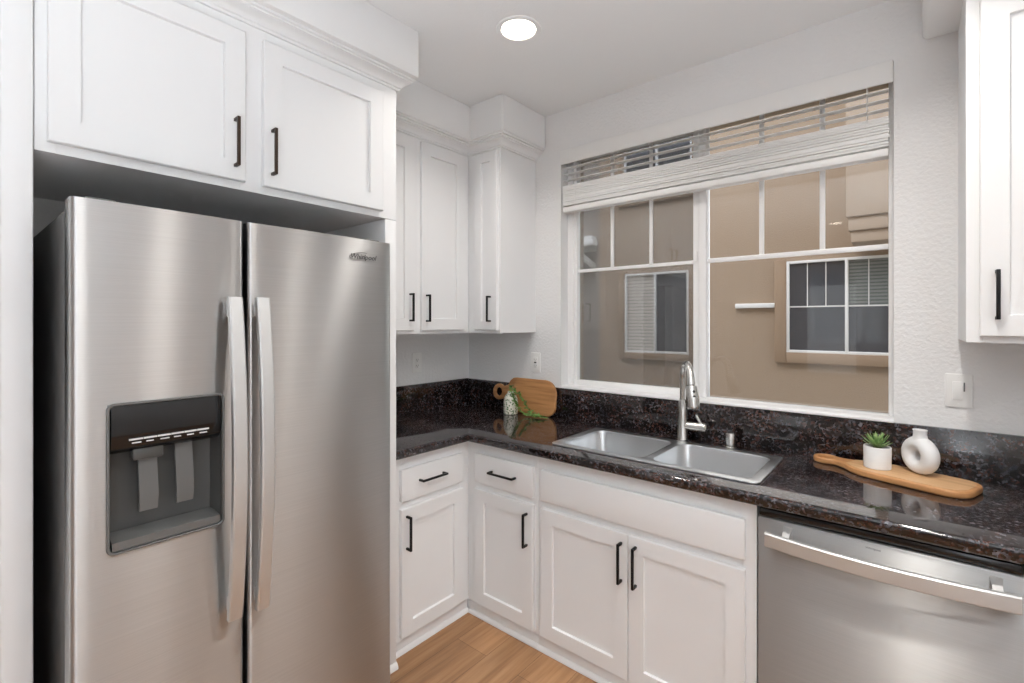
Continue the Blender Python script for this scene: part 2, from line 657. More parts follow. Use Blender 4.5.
for x in (1.807, 2.044):
    mb.box(x - 0.010, x + 0.010, 0.088, 0.100, 1.768, 2.44, 0.002)
mb.box(1.566, 2.268, 0.086, 0.102, 1.757, 1.778, 0.002)
obj('grille', mb, M['vinyl'], win)
obj('pane', MB().box(0.818, 1.501, 0.102, 0.105, 1.126, 2.417), M['glass'], win)
obj('pane', MB().box(1.564, 2.270, 0.103, 0.106, 1.096, 2.442), M['glass'], win)
obj('insect_screen', MB().box(0.818, 1.501, 0.118, 0.119, 1.126, 2.417), M['screen'], win)
obj('latch', MB().box(1.505, 1.522, 0.066, 0.08, 1.765, 1.815, 0.003), M['vinyl'], win)
obj('window_sill', MB().box(WX0 - 0.002, WX1 + 0.002, -0.024, FY0, WZ0 - 0.001, WZ0 + 0.011, 0.003), M['trim'], win)

# ------------------------------------------------------------------ blind
bl = thing('window_blind', 'white slatted blind half raised in the top of the window', 'blind', (1.523, 0.02, 2.38))
obj('valance', MB().box(-0.762, 0.762, -0.034, -0.022, 0.0, 0.081, 0.003), M['slat'], bl)
obj('head_rail', MB().box(-0.755, 0.755, -0.020, 0.030, 0.02, 0.075, 0.003), M['slat'], bl)
for k in range(3):
    z = -0.018 - 0.036 * k
    mt = Matrix.Translation((0, 0.004, z)) @ Matrix.Rotation(math.radians(6), 4, 'X')
    obj('slat', MB().box(-0.748, 0.748, -0.025, 0.025, -0.0014, 0.0014, mtx=mt), M['slat'], bl)
for k in range(11):
    z = -0.128 - 0.0105 * k
    dy = random.uniform(-0.003, 0.003)
    mt = Matrix.Translation((random.uniform(-0.002, 0.002), 0.004 + dy, z)) @ Matrix.Rotation(random.uniform(-0.03, 0.03), 4, 'X')
    obj('slat', MB().box(-0.748, 0.748, -0.025, 0.025, -0.0043, 0.0043, mtx=mt), M['slat'], bl)
obj('bottom_rail', MB().box(-0.748, 0.748, -0.024, 0.030, -0.277, -0.246, 0.005), M['slat'], bl)
for x in (-0.66, 0.03, 0.68):
    mb = MB()
    mb.tube([(x, -0.022, 0.02), (x, -0.0235, -0.12), (x, -0.026, -0.245)], 0.0012, 6)
    mb.tube([(x, 0.031, 0.02), (x, 0.032, -0.12), (x, 0.033, -0.245)], 0.0012, 6)
    obj('ladder_cord', mb, M['slat'], bl)

# ------------------------------------------------------------------ cabinet builders (local: x across, front towards -y, z up)


def shaker(w, h, t=0.020, rail=0.062, rec=0.011):
    """door front: raised frame around a recessed flat panel; origin lower left, front face at y = -t"""
    b = bmesh.new()
    r = 0.0025

    def ring(x0, x1, z0, z1, y):
        return [(x0, y, z0), (x1, y, z0), (x1, y, z1), (x0, y, z1)]
    rings = [ring(0, w, 0, h, 0), ring(0, w, 0, h, -t + r), ring(r, w - r, r, h - r, -t),
             ring(rail, w - rail, rail, h - rail, -t),
             ring(rail + 0.002, w - rail - 0.002, rail + 0.002, h - rail - 0.002, -t + rec)]
    m = MB()
    m.loops(rings)
    return m


def slab(w, h, t=0.020):
    return MB().box(0, w, -t, 0, 0, h, 0.004, 3)


def pull(length, vertical=True, s=0.0095, proud=0.034):
    """square bar pull with two posts, back on y = 0, centred"""
    m = MB()
    a = length / 2
    h = s / 2
    if vertical:
        m.box(-h, h, -proud, -proud + s, -a, a, 0.0015)
        for sg in (-1, 1):
            z = sg * (a - h)
            m.box(-h, h, -proud + s * 0.5, 0, z - h, z + h, 0.001)
    else:
        m.box(-a, a, -proud, -proud + s, -h, h, 0.0015)
        for sg in (-1, 1):
            x = sg * (a - h)
            m.box(x - h, x + h, -proud + s * 0.5, 0, -h, h, 0.001)
    return m


def carcass(x0, x1, y0, y1, z0, z1, top=True, t=0.018):
    m = MB()
    m.box(x0, x0 + t, y0, y1, z0, z1)
    m.box(x1 - t, x1, y0, y1, z0, z1)
    m.box(x0 + t, x1 - t, y0, y1, z0, z0 + t)
    m.box(x0 + t, x1 - t, y1 - 0.008, y1, z0 + t, z1)
    if top:
        m.box(x0 + t, x1 - t, y0, y1 - 0.008, z1 - t, z1)
    return m


def face_frame(xs, zs, y, t=0.02):
    """stiles at the x spans, rails at the z spans"""
    m = MB()
    x0, x1 = xs[0][0], xs[-1][1]
    z0, z1 = zs[0][0], zs[-1][1]
    for a, c in xs:
        m.box(a, c, y, y + t, z0, z1, 0.0008, 1)
    for a, c in zs:
        for (p, q), (r, s) in zip(xs[:-1], xs[1:]):
            m.box(q, r, y + 0.0002, y + t, a, c)
    return m


def add_door(parent, x, z, w, h, hx=None, hz=None, hl=0.15, vertical=True, mat='black', kind='door', rail=0.062, y=0.0, flat=False):
    d = obj(kind, slab(w, h) if flat else shaker(w, h, rail=rail), M['cabinet'], parent, (x, y, z), ang=25)
    if hx is not None:
        obj('handle', pull(hl, vertical), M[mat], d, (hx - x, -0.020, hz - z))
    return d


LEFT = PI / 2   # rotation for units on the left wall: local x -> world y, local -y -> world x

# ---- cabinet over the refrigerator: face at x = .655
oc = thing('wall_cabinet', 'wide white two-door cabinet mounted above the refrigerator', 'cabinet', (0.655, -2.178, 1.898), LEFT)
W = 1.095
obj('body', carcass(0.001, W, 0.02, 0.652, 0, 0.60), M['cabinet'], oc)
obj('face_frame', face_frame([(0.001, 0.04), (0.478, 0.555), (W - 0.09, W)], [(0, 0.04), (0.50, 0.60)], 0.0), M['cabinet'], oc)
add_door(oc, 0.024, 0.025, 0.466, 0.488, 0.457, 0.142, 0.155, mat='bronze')
add_door(oc, 0.546, 0.025, 0.473, 0.488, 0.573, 0.141, 0.155, mat='bronze')
CROWN = [(0.0, 0.0), (0.010, 0.0), (0.010, 0.012), (0.016, 0.016), (0.020, 0.030), (0.034, 0.048), (0.050, 0.056), (0.050, 0.064),
         (0.058, 0.068), (0.058, 0.080), (0.0, 0.080)]
CROWN = [(o * 0.95, 0.028 + z * 0.65) for o, z in CROWN]
mb = MB()
mb.sweep([(0.001, 0.0), (W, 0.0), (W, 0.25)], [(o, z + 0.522) for o, z in CROWN])
obj('crown_molding', mb, M['cabinet'], oc)

# ---- tall panel between refrigerator and base cabinets
ep = thing('end_panel', 'tall white panel standing right of the refrigerator', 'panel', (0.655, -1.139, 0), LEFT)
obj('panel', MB().box(0, 0.056, 0.0, 0.652, 0, 1.896, 0.002), M['cabinet'], ep)
mb = MB()
mb.sweep([(-0.0005, -0.0005), (0.0562, -0.0005)], [(0, 0), (0.014, 0), (0.013, 0.010), (0.008, 0.020), (0, 0.026)])
obj('shoe_molding', mb, M['trim'], ep)

# ---- upper cabinet on the left wall: face x = .326
ul = thing('wall_cabinet', 'white two-door upper cabinet on the left wall beside refrigerator cabinet', 'cabinet', (0.326, -1.101, 1.404), LEFT)
obj('body', carcass(0.020, 1.099, 0.02, 0.324, 0.002, 1.086), M['cabinet'], ul)
obj('face_frame', face_frame([(0.020, 0.05), (0.34, 0.43), (0.70, 0.775)], [(0, 0.04), (1.0, 1.086)], 0.0), M['cabinet'], ul)
add_door(ul, 0.026, 0.019, 0.336, 1.0, 0.332, 0.139, 0.145)
add_door(ul, 0.412, 0.019, 0.314, 1.0, 0.441, 0.137, 0.145)
# ---- corner upper cabinet on the window wall: face y = -.326
uc = thing('wall_cabinet', 'narrow white single-door upper cabinet in the corner left of the window', 'cabinet', (0.327, -0.326, 1.404), 0)
obj('body', carcass(0.0, 0.249, 0.02, 0.324, 0.002, 1.086), M['cabinet'], uc)
obj('face_frame', face_frame([(0.0, 0.08), (0.225, 0.25)], [(0, 0.04), (1.0, 1.086)], 0.0), M['cabinet'], uc)
add_door(uc, 0.068, 0.019, 0.168, 1.0, 0.193, 0.137, 0.145, rail=0.05)
# ---- crown running along both
cm = thing('crown_molding', 'white crown strip running along the top of the corner upper cabinets', 'molding', (0.326, -1.101, 2.40))
mb = MB()
mb.sweep([(0, 0.042), (0, 0.775), (0.252, 0.775), (0.252, 1.100)], [(o * 0.9, z + 0.012) for o, z in CROWN])
obj('molding', mb, M['cabinet'], cm)

# ---- right upper cabinet: face y = -.326
ur = thing('wall_cabinet', 'white upper cabinet right of the window at the photo edge', 'cabinet', (2.467, -0.326, 1.404), 0)
obj('body', carcass(0.0, 0.78, 0.02, 0.324, 0.002, 1.096), M['cabinet'], ur)
obj('face_frame', face_frame([(0.0, 0.04), (0.37, 0.41), (0.74, 0.78)], [(0, 0.04), (1.0, 1.096)], 0.0), M['cabinet'], ur)
add_door(ur, 0.030, 0.020, 0.35, 1.0, 0.066, 0.142, 0.145)
add_door(ur, 0.400, 0.020, 0.35, 1.0, 0.715, 0.142, 0.145)
mb = MB()
mb.sweep([(0.0, 0.0), (0.78, 0.0)], [(o * 0.9, z + 1.016) for o, z in CROWN])
obj('crown_molding', mb, M['cabinet'], ur)

# ---- base cabinets, face at .605 from the walls, tops at .872
BT = 0.872
SHOE = [(0, 0), (0.014, 0), (0.0135, 0.006), (0.010, 0.013), (0.004, 0.018), (0, 0.019)]


def toe(parent, x0, x1, z1=0.064, shoe0=None):
    m = MB()
    m.box(x0, x1, 0.006, 0.022, 0.0, z1, 0.001)
    m.sweep([(x0 if shoe0 is None else shoe0, 0.006), (x1, 0.006)], SHOE)
    return obj('toe_kick', m, M['cabinet'], parent)


bl1 = thing('base_cabinet', 'white base cabinet with drawer and door between refrigerator panel and corner', 'cabinet', (0.605, -1.103, 0), LEFT)
obj('body', carcass(0.022, 0.497, 0.02, 0.600, 0.064, BT, top=False), M['cabinet'], bl1)
obj('face_frame', face_frame([(0.022, 0.085), (0.43, 0.4985)], [(0.064, 0.09), (0.63, 0.69), (0.80, BT)], 0.0), M['cabinet'], bl1)
add_door(bl1, 0.071, 0.676, 0.376, 0.142, 0.240, 0.753, 0.150, False, kind='drawer', flat=True)
add_door(bl1, 0.071, 0.078, 0.376, 0.566, 0.098, 0.538, 0.150)
toe(bl1, 0.022, 0.4972)

bc = thing('base_cabinet', 'white base cabinet with drawer and door between corner and sink', 'cabinet', (0.607, -0.605, 0), 0)
obj('body', carcass(0.0, 0.44, 0.02, 0.600, 0.064, BT, top=False), M['cabinet'], bc)
obj('face_frame', face_frame([(-0.002, 0.07), (0.41, 0.44)], [(0.064, 0.09), (0.63, 0.69), (0.80, BT)], 0.0), M['cabinet'], bc)
add_door(bc, 0.061, 0.676, 0.364, 0.142, 0.253, 0.748, 0.155, False, kind='drawer', flat=True)
add_door(bc, 0.061, 0.078, 0.364, 0.566, 0.393, 0.530, 0.150)
toe(bc, -0.022, 0.4395, shoe0=0.007)

bs = thing('sink_base_cabinet', 'wide white two-door base cabinet under the sink', 'cabinet', (1.048, -0.605, 0), 0)
obj('body', carcass(0.0, 0.900, 0.02, 0.600, 0.064, BT, top=False), M['cabinet'], bs)
obj('face_frame', face_frame([(0, 0.04), (0.43, 0.46), (0.855, 0.900)], [(0.064, 0.09), (0.63, 0.69), (0.80, BT)], 0.0), M['cabinet'], bs)
obj('false_drawer_front', slab(0.840, 0.136), M['cabinet'], bs, (0.027, 0, 0.676))
add_door(bs, 0.027, 0.078, 0.4185, 0.566, 0.420, 0.533, 0.155)
add_door(bs, 0.4485, 0.078, 0.4185, 0.566, 0.481, 0.533, 0.155)
toe(bs, 0, 0.900)

br_ = thing('base_cabinet', 'white base cabinet just right of the dishwasher', 'cabinet', (2.562, -0.605, 0), 0)
obj('body', carcass(0.0, 0.685, 0.02, 0.600, 0.064, BT, top=False), M['cabinet'], br_)
obj('face_frame', face_frame([(0, 0.04), (0.645, 0.685)], [(0.064, 0.09), (0.63, 0.69), (0.80, BT)], 0.0), M['cabinet'], br_)
add_door(br_, 0.027, 0.676, 0.63, 0.142, 0.342, 0.748, 0.155, False, kind='drawer', flat=True)
add_door(br_, 0.027, 0.078, 0.63, 0.566, 0.62, 0.533, 0.155)
toe(br_, 0, 0.685)

# ------------------------------------------------------------------ countertop
SX0, SX1, SY0, SY1 = 1.088, 1.930, -0.545, -0.150
ct = thing('countertop', 'dark brown-black polished granite countertop with upstand', 'countertop', (0, 0, 0.874))
b = MB().grid_solid([0.001, 0.65, SX0, SX1, XR - 0.002], [-1.081, -0.65, SY0, SY1, -0.001],
                    lambda i, j: (i == 0) or (j >= 1 and not (i == 2 and j == 2)), 0.0, 0.040)


def front_edge(e):
    a, c = e.verts
    if abs(a.co.z - c.co.z) > 1e-4:
        return False
    f1 = abs(a.co.x - 0.65) < 1e-4 and abs(c.co.x - 0.65) < 1e-4 and max(a.co.y, c.co.y) < -0.649
    f2 = abs(a.co.y + 0.65) < 1e-4 and abs(c.co.y + 0.65) < 1e-4 and min(a.co.x, c.co.x) > 0.649
    return f1 or f2


bmesh.ops.bevel(b, geom=[e for e in b.edges if front_edge(e)], offset=0.012, segments=4, profile=0.5, affect='EDGES')
obj('slab', b, M['granite'], ct, ang=50)
obj('upstand', MB().box(0.001, 0.020, -1.081, -0.021, 0.0402, 0.214, 0.002), M['granite'], ct)
obj('upstand', MB().box(0.001, XR - 0.002, -0.020, -0.001, 0.0402, 0.211, 0.002), M['granite'], ct)

# ------------------------------------------------------------------ sink
sk = thing('sink', 'stainless double-bowl sink set into the granite below the window', 'sink', (0, 0, 0.914))
B1 = (1.118, 1.505, -0.522, -0.178)
B2 = (1.540, 1.905, -0.522, -0.178)
b = curve_mesh([rrect(SX0 - 0.012, SX1 + 0.012, SY0 - 0.012, SY1 + 0.012, 0.03), rrect(*B1, 0.045), rrect(*B2, 0.045)], 0.006, 0.0015)
b.transform(Matrix.Translation((0, 0, 0.0032)))
obj('rim', b, M['sink'], sk)
for (x0, x1, y0, y1) in (B1, B2):
    rings = []
    for ins, z, r in ((-0.001, 0.004, 0.046), (0.002, -0.004, 0.045), (0.006, -0.150, 0.045), (0.014, -0.172, 0.045), (0.030, -0.183, 0.045), (0.10, -0.187, 0.03)):
        rings.append([(x, y, z) for x, y in rrect(x0 + ins, x1 - ins, y0 + ins, y1 - ins, r)])
    bw = obj('basin', MB().loops(rings, cap0=False), M['sink'], sk)
    mb = MB().lathe([(0.020, 0.001), (0.042, 0.001), (0.044, 0.004), (0.034, 0.004), (0.030, 0.001), (0.012, 0.0015), (0.010, 0.012), (0.004, 0.013)],
                    (x0 + x1) / 2, (y0 + y1) / 2, -0.187, 28)
    obj('drain', mb, M['nickel'], bw)

# ------------------------------------------------------------------ faucet
fa = thing('faucet', 'brushed nickel pull-down faucet standing behind the sink', 'faucet', (1.507, -0.085, 0.9145))
obj('body', MB().lathe([(0.027, 0), (0.027, 0.004), (0.0245, 0.008), (0.0235, 0.10), (0.0225, 0.150), (0.018, 0.176), (0.0145, 0.188)], seg=28), M['nickel'], fa)
dx, dy = 0.60, -0.80
pts = []
rads = []
R = 0.062
for z in (0.18, 0.24, 0.285):
    pts.append((0, 0, z))
for k in range(1, 13):
    t = PI * k / 12 * 0.93
    u = R * (1 - math.cos(t))
    pts.append((dx * u, dy * u, 0.285 + R * 1.25 * math.sin(t)))
obj('spout', MB().tube(pts, [0.0125] * 8 + [0.0130, 0.0135, 0.014, 0.0147, 0.0155, 0.0162, 0.017], 18), M['nickel'], fa)
ex = Vector(pts[-1])
dv = (Vector(pts[-1]) - Vector(pts[-2])).normalized()
hp = [ex - dv * 0.004, ex + dv * 0.03, ex + dv * 0.036, ex + dv * 0.06, ex + dv * 0.128, ex + dv * 0.136]
sh = obj('spray_head', MB().tube(hp, [0.0180, 0.0190, 0.0245, 0.0268, 0.0300, 0.0265], 20), M['nickel'], fa)
side = Vector((dx, dy, 0)).normalized()
bt = ex + dv * 0.070
mb = MB()
for o in (0.0, 0.022):
    q = ex + dv * (0.055 + o) + side * 0.0268
    mb.tube([q - side * 0.004, q + side * 0.0028], 0.006, 12)
obj('button', mb, M['gloss_black'], sh)
hx = Vector((0.86, 0.10, 0.0)).normalized()
hb = Vector((0, 0, 0.066))
mb = MB()
mb.tube([hb + hx * 0.010, hb + hx * 0.020, hb + hx * 0.104, hb + hx * 0.109], [0.019, 0.0205, 0.0235, 0.020], 20)
hd = obj('handle', mb, M['nickel'], fa)
q = hb + hx * 0.084
obj('lever', MB().tube([q + Vector((0, 0, 0.018)), q + Vector((-0.006, -0.012, 0.035)), q + Vector((-0.014, -0.026, 0.064))], [0.0085, 0.008, 0.0065], 12), M['nickel'], hd)

ag = thing('air_gap', 'small brushed nickel air gap cap right of the faucet', 'fitting', (1.722, -0.090, 0.9145))
obj('cap', MB().lathe([(0.0215, 0), (0.0215, 0.060), (0.020, 0.064), (0.012, 0.066)], seg=28), M['nickel'], ag)
obj('flange', MB().lathe([(0.030, 0), (0.030, 0.003), (0.022, 0.005)], seg=28), M['nickel'], ag)

# ------------------------------------------------------------------ refrigerator (local: x = world y, front -y)
FRX = 0.855
fr = thing('refrigerator', 'stainless steel side-by-side refrigerator with ice dispenser in left door', 'refrigerator', (FRX, -2.137, 0), LEFT)
FW, FH = 0.884, 1.757
mb = MB()
mb.box(0.002, FW - 0.002, 0.083, 0.80, 0.03, 1.738, 0.004)
mb.box(0.004, FW - 0.004, 0.079, 0.084, 0.05, 1.73)
obj('case', mb, M['case'], fr)
obj('grille', MB().box(0.01, FW - 0.01, 0.05, 0.085, 0.012, 0.055, 0.003), M['rubber'], fr)
for x in (0.03, FW - 0.09):
    obj('hinge_cover', MB().box(x, x + 0.06, 0.03, 0.16, 1.742, 1.768, 0.005), M['case'], fr)
for x in (0.06, FW - 0.06):
    for y in (0.12, 0.74):
        obj('foot', MB().lathe([(0.02, 0), (0.02, 0.02), (0.012, 0.024), (0.012, 0.035)], x, y, 0, 16), M['rubber'], fr)


def fridge_door(x0, x1, hole=None):
    """steel front with softly rounded side edges, an opening where the dispenser sits"""
    z0, z1, R = 0.062, FH, 0.012
    xs = []
    for k in range(6):
        a = PI / 2 * k / 5
        xs.append((x0 + R - R * math.cos(a), R - R * math.sin(a)))
    mid = [x0 + (x1 - x0) * k / 10 for k in range(1, 10)]
    if hole:
        mid = [q for q in mid if min(abs(q - hole[0]), abs(q - hole[1])) > 0.012] + [hole[0], hole[1]]
    xs += [(q, 0) for q in sorted(mid)]
    for k in range(6):
        a = PI / 2 * (5 - k) / 5
        xs.append((x1 - R + R * math.cos(a), R - R * math.sin(a)))
    zs = [z0] + ([hole[2], hole[3]] if hole else []) + [z1]
    bow = lambda x: -0.006 * (1 - (2 * (x - x0) / (x1 - x0) - 1) ** 2)
    b = bmesh.new()
    V = {}
    for i, (x, y) in enumerate(xs):
        for j, z in enumerate(zs):
            V[i, j] = b.verts.new((x, y + bow(x), z))
    for i in range(len(xs) - 1):
        for j in range(len(zs) - 1):
            if hole and j == 1 and hole[0] - 1e-6 <= (xs[i][0] + xs[i + 1][0]) / 2 <= hole[1]:
                continue
            b.faces.new((V[i, j], V[i + 1, j], V[i + 1, j + 1], V[i, j + 1]))
    T = 0.070
    n_ = len(xs) - 1
    bk = [b.verts.new(q) for q in ((xs[0][0], T, z0), (xs[-1][0], T, z0), (xs[-1][0], T, z1), (xs[0][0], T, z1))]
    b.faces.new((bk[0], bk[3], bk[2], bk[1]))
    b.faces.new([V[0, j] for j in range(len(zs))] + [bk[3], bk[0]])
    b.faces.new([V[n_, j] for j in range(len(zs) - 1, -1, -1)] + [bk[1], bk[2]])
    b.faces.new([V[i, len(zs) - 1] for i in range(n_, -1, -1)][::-1] + [bk[2], bk[3]])
    b.faces.new([V[i, 0] for i in range(n_ + 1)][::-1] + [bk[0], bk[1]])
    bmesh.ops.recalc_face_normals(b, faces=b.faces[:])
    return b


HX0, HX1, HZ0, HZ1 = 0.066, 0.316, 0.906, 1.266
dl = obj('door', fridge_door(0.0, 0.373, (HX0, HX1, HZ0, HZ1)), M['steel'], fr, ang=30)
dr = obj('door', fridge_door(0.384, FW, None), M['steel'], fr, ang=30)
mb = MB()
mb.box(0.008, 0.365, 0.0705, 0.079, 0.07, 1.745)
mb.box(0.392, FW - 0.008, 0.0705, 0.079, 0.07, 1.745)
obj('gasket', mb, M['rubber'], fr)


def bar_handle(x, z0, z1, wdt):
    m = MB()
    rings = []
    N = 28
    for k in range(N + 1):
        t = k / N
        z = z0 + (z1 - z0) * t
        o = -0.036 - 0.036 * (1 - (2 * t - 1) ** 2)
        h = wdt / 2
        prof = [(-h, 0.009), (-h, -0.006), (-h + 0.004, -0.009), (h - 0.004, -0.009), (h, -0.006), (h, 0.009)]
        rings.append([(x + a, o + c, z) for a, c in prof])
    m.loops(rings)
    for z in (z0 + 0.035, z1 - 0.035):
        m.box(x - 0.010, x + 0.010, -0.037, -0.001, z - 0.02, z + 0.02, 0.003)
    return m


obj('handle', bar_handle(0.336, 0.640, 1.536, 0.036), M['steel_handle'], dl)
obj('handle', bar_handle(0.410, 0.636, 1.537, 0.036), M['steel_handle'], dr)
# dispenser
YB = -0.0045
mb = MB()
ro, ri = rrect(HX0 - 0.003, HX1 + 0.003, HZ0 - 0.003, HZ1 + 0.003, 0.016), rrect(HX0 + 0.003, HX1 - 0.003, HZ0 + 0.003, HZ1 - 0.003, 0.012)
b = curve_mesh([ro, ri], 0.010, 0.002)
b.transform(Matrix.Translation((0, YB - 0.003, 0)) @ Matrix.Rotation(PI / 2, 4, 'X'))
obj('dispenser_bezel', b, M['grey_light'], dl)
# recess cavity: five walls
mb = MB()
rings = []
for ins, y, r in ((0.004, YB + 0.001, 0.012), (0.005, 0.015, 0.014), (0.012, 0.058, 0.02), (0.03, 0.063, 0.02)):
    rings.append([(x, y, z) for x, z in rrect(HX0 + ins, HX1 - ins, HZ0 + ins, HZ1 - ins, r)])
mb.loops(rings, cap0=False)
obj('dispenser_recess', mb, M['grey_plastic'], dl)
mb = MB()
rings = []
for z, y in ((1.262, -0.006), (1.245, -0.010), (1.20, -0.011), (1.165, -0.008), (1.150, 0.004), (1.142, 0.020)):
    rings.append([(HX0 + 0.006, y, z), (HX1 - 0.006, y, z), (HX1 - 0.006, 0.05, z), (HX0 + 0.006, 0.05, z)])
mb.loops(rings)
cp = obj('control_panel', mb, M['gloss_black'], dl)
mb = MB()
for k in range(6):
    x = 0.106 + k * 0.0292
    mb.box(x, x + 0.0275, -0.0125, -0.0095, 1.1745, 1.1785)
    rr = random.Random(k)
    mb.box(x + 0.006, x + 0.020 + rr.uniform(0, 0.005), -0.0118, -0.0088, 1.1665, 1.1690)
obj('button_marks', mb, M['mark'], dl)
for x, w_ in ((0.132, 0.040), (0.212, 0.040)):
    mb = MB()
    mb.loops([[(x, 0.030, 1.145), (x + w_, 0.030, 1.145), (x + w_, 0.038, 1.145), (x, 0.038, 1.145)],
              [(x, 0.012, 1.02), (x + w_, 0.012, 1.02), (x + w_, 0.020, 1.02), (x, 0.020, 1.02)],
              [(x + 0.001, 0.018, 0.985), (x + w_ - 0.001, 0.018, 0.985), (x + w_ - 0.001, 0.026, 0.985), (x + 0.001, 0.026, 0.985)]])
    obj('paddle', mb, M['grey_light'], dl)
mb = MB()
mb.box(0.118, 0.182, 0.010, 0.040, 1.118, 1.148, 0.004)
obj('ice_chute', mb, M['grey_plastic'], dl)
mb = MB()
mb.loops([[(HX0 + 0.008, -0.010, 0.912), (HX1 - 0.008, -0.010, 0.912), (HX1 - 0.008, 0.058, 0.912), (HX0 + 0.008, 0.058, 0.912)],
          [(HX0 + 0.008, -0.010, 0.932), (HX1 - 0.008, -0.010, 0.932), (HX1 - 0.008, 0.058, 0.938), (HX0 + 0.008, 0.058, 0.938)]])
obj('drip_tray', mb, M['grey_light'], dl)
# name badge on the right door
b = text_mesh('Whirlpool', 0.0245, 0.0004, 0.25)
b.transform(Matrix.Translation((0.762, -0.0055, 1.694)) @ Matrix.Rotation(PI / 2, 4, 'X'))
obj('nameplate', b, M['logo'], dr, smooth=False)
mb = MB()
mb.tube([(0.745 + 0.036 * math.cos(t), -0.006, 1.697 + 0.011 * math.sin(t) + 0.006 * math.cos(t)) for t in [0.5 + 5.2 * k / 30 for k in range(31)]], 0.0006, 6)
obj('swirl', mb, M['logo'], dr)

# ------------------------------------------------------------------ dishwasher
dw = thing('dishwasher', 'stainless steel dishwasher with curved bar handle right of the sink cabinet', 'dishwasher', (1.9535, -0.62, 0), 0)
DWW = 0.603
obj('tub', MB().box(0.003, DWW - 0.003, 0.030, 0.595, 0.02, 0.868, 0.002), M['rubber'], dw)
obj('control_strip', MB().box(0.004, DWW - 0.004, 0.004, 0.030, 0.838, 0.862, 0.002), M['gloss_black'], dw)
rings = []
for x in [0.002 + (DWW - 0.004) * k / 12 for k in range(13)]:
    t = (x - 0.002) / (DWW - 0.004)
    o = -0.003 * (1 - (2 * t - 1) ** 2)
    rings.append([(x, o + 0.004, 0.105), (x, o, 0.109), (x, o, 0.828), (x, o + 0.004, 0.834), (x, 0.029, 0.834), (x, 0.029, 0.105)])
dd = obj('door', MB().loops(rings), M['steel_soft'], dw)
obj('toe_kick', MB().box(0.004, DWW - 0.004, 0.045, 0.06, 0.0, 0.10, 0.002), M['rubber'], dw)
rings = []
N = 30
for k in range(N + 1):
    t = k / N
    x = 0.030 + 0.562 * t
    o = -0.040 - 0.030 * (1 - (2 * t - 1) ** 2)
    prof = [(0.010, -0.021), (-0.004, -0.022), (-0.008, -0.018), (-0.008, 0.018), (-0.004, 0.022), (0.010, 0.021)]
    rings.append([(x, o + a, 0.782 + c) for a, c in prof])
mb = MB().loops(rings)
for x, o in ((0.088, -0.050), (0.552, -0.046)):
    mb.loops([[(x - 0.012, -0.001, 0.768), (x + 0.012, -0.001, 0.768), (x + 0.012, -0.001, 0.822), (x - 0.012, -0.001, 0.822)],
              [(x - 0.009, o, 0.768), (x + 0.009, o, 0.768), (x + 0.009, o, 0.800), (x - 0.009, o, 0.800)]])
obj('handle', mb, M['steel_handle'], dd)
b = text_mesh('Whirlpool', 0.0085, 0.0003, 0.2)
b.transform(Matrix.Translation((0.302, -0.0034, 0.818)) @ Matrix.Rotation(PI / 2, 4, 'X'))
obj('nameplate', b, M['logo'], dd, smooth=False)

# ------------------------------------------------------------------ ceiling lights
LAMPS = [(1.068, -0.768), (2.35, -0.80), (2.35, -1.50), (2.45, -2.25), (1.6, -4.6)]
LL = ['round recessed ceiling light near the corner of the window wall',
      'round recessed ceiling light over the dishwasher', 'round recessed ceiling light in front of the refrigerator',
      'round recessed ceiling light above the camera', 'round recessed ceiling light in the room behind']


def lamp_parts(t):
    obj('trim_ring', MB().lathe([(0.070, 0.022), (0.070, 0.001), (0.074, -0.004), (0.092, -0.003), (0.095, 0.0), (0.095, 0.0005), (0.074, 0.0005)], 0, 0, 0, 40, False, False), M['trim'], t)
    obj('lens', MB().lathe([(0.002, -0.0005), (0.040, -0.0008), (0.0695, -0.001)], 0, 0, 0, 40, False, False), M['lens'], t)


for (x, y), lb in zip(LAMPS, LL):
    t = thing('recessed_light', lb, 'ceiling light', (x, y, CEIL - 0.001), 0, 'recessed ceiling lights')
    lamp_parts(t)
    area('recessed_lamp_glow', (x, y, CEIL - 0.008), (0, 0, 0), 0.10, 0.10, LAMP_W, LAMP_COL, 'DISK', 130)

# ------------------------------------------------------------------ wall plates


def plate(name, label, cat, loc, rz):
    t = thing(name, label, cat, loc, rz)
    mb = MB()
    mb.box(-0.037, 0.037, -0.006, -0.0005, -0.060, 0.060, 0.003, 3)
    obj('cover_plate', mb, M['plate'], t)
    return t


for loc, rz, lb in (((0.0, -0.449, 1.219), LEFT, 'white wall outlet on the left wall under the two-door upper cabinet'),
                    ((0.578, 0.0, 1.222), 0, 'white wall outlet between the corner cabinet and the window')):
    t = plate('wall_outlet', lb, 'outlet', loc, rz)
    i_ = obj('socket', MB().box(-0.0168, 0.0168, -0.0085, -0.0055, -0.034, 0.034, 0.0015), M['plate'], t)
    for z in (-0.018, 0.018):
        mb = MB()
        mb.box(-0.008, -0.006, -0.0088, -0.0080, z - 0.003, z + 0.005)
        mb.box(0.006, 0.008, -0.0088, -0.0080, z - 0.003, z + 0.005)
        mb.tube([(0, -0.0079, z - 0.008), (0, -0.0088, z - 0.008)], 0.0025, 10)
        obj('socket_slots', mb, M['slot'], i_)
    if rz == 0:
        obj('test_button', MB().box(-0.009, 0.009, -0.0088, -0.0080, -0.004, 0.004), M['slot'], i_)
t = plate('light_switch', 'white dimmer switch plate on the wall right of the window', 'switch', (2.468, 0.0, 1.222), 0)
obj('rocker', MB().box(-0.0165, 0.010, -0.0095, -0.0055, -0.033, 0.033, 0.002), M['plate'], t)
obj('dimmer_slide', MB().box(0.0125, 0.0165, -0.0085, -0.0055, -0.002, 0.030, 0.001), M['grey_light'], t)
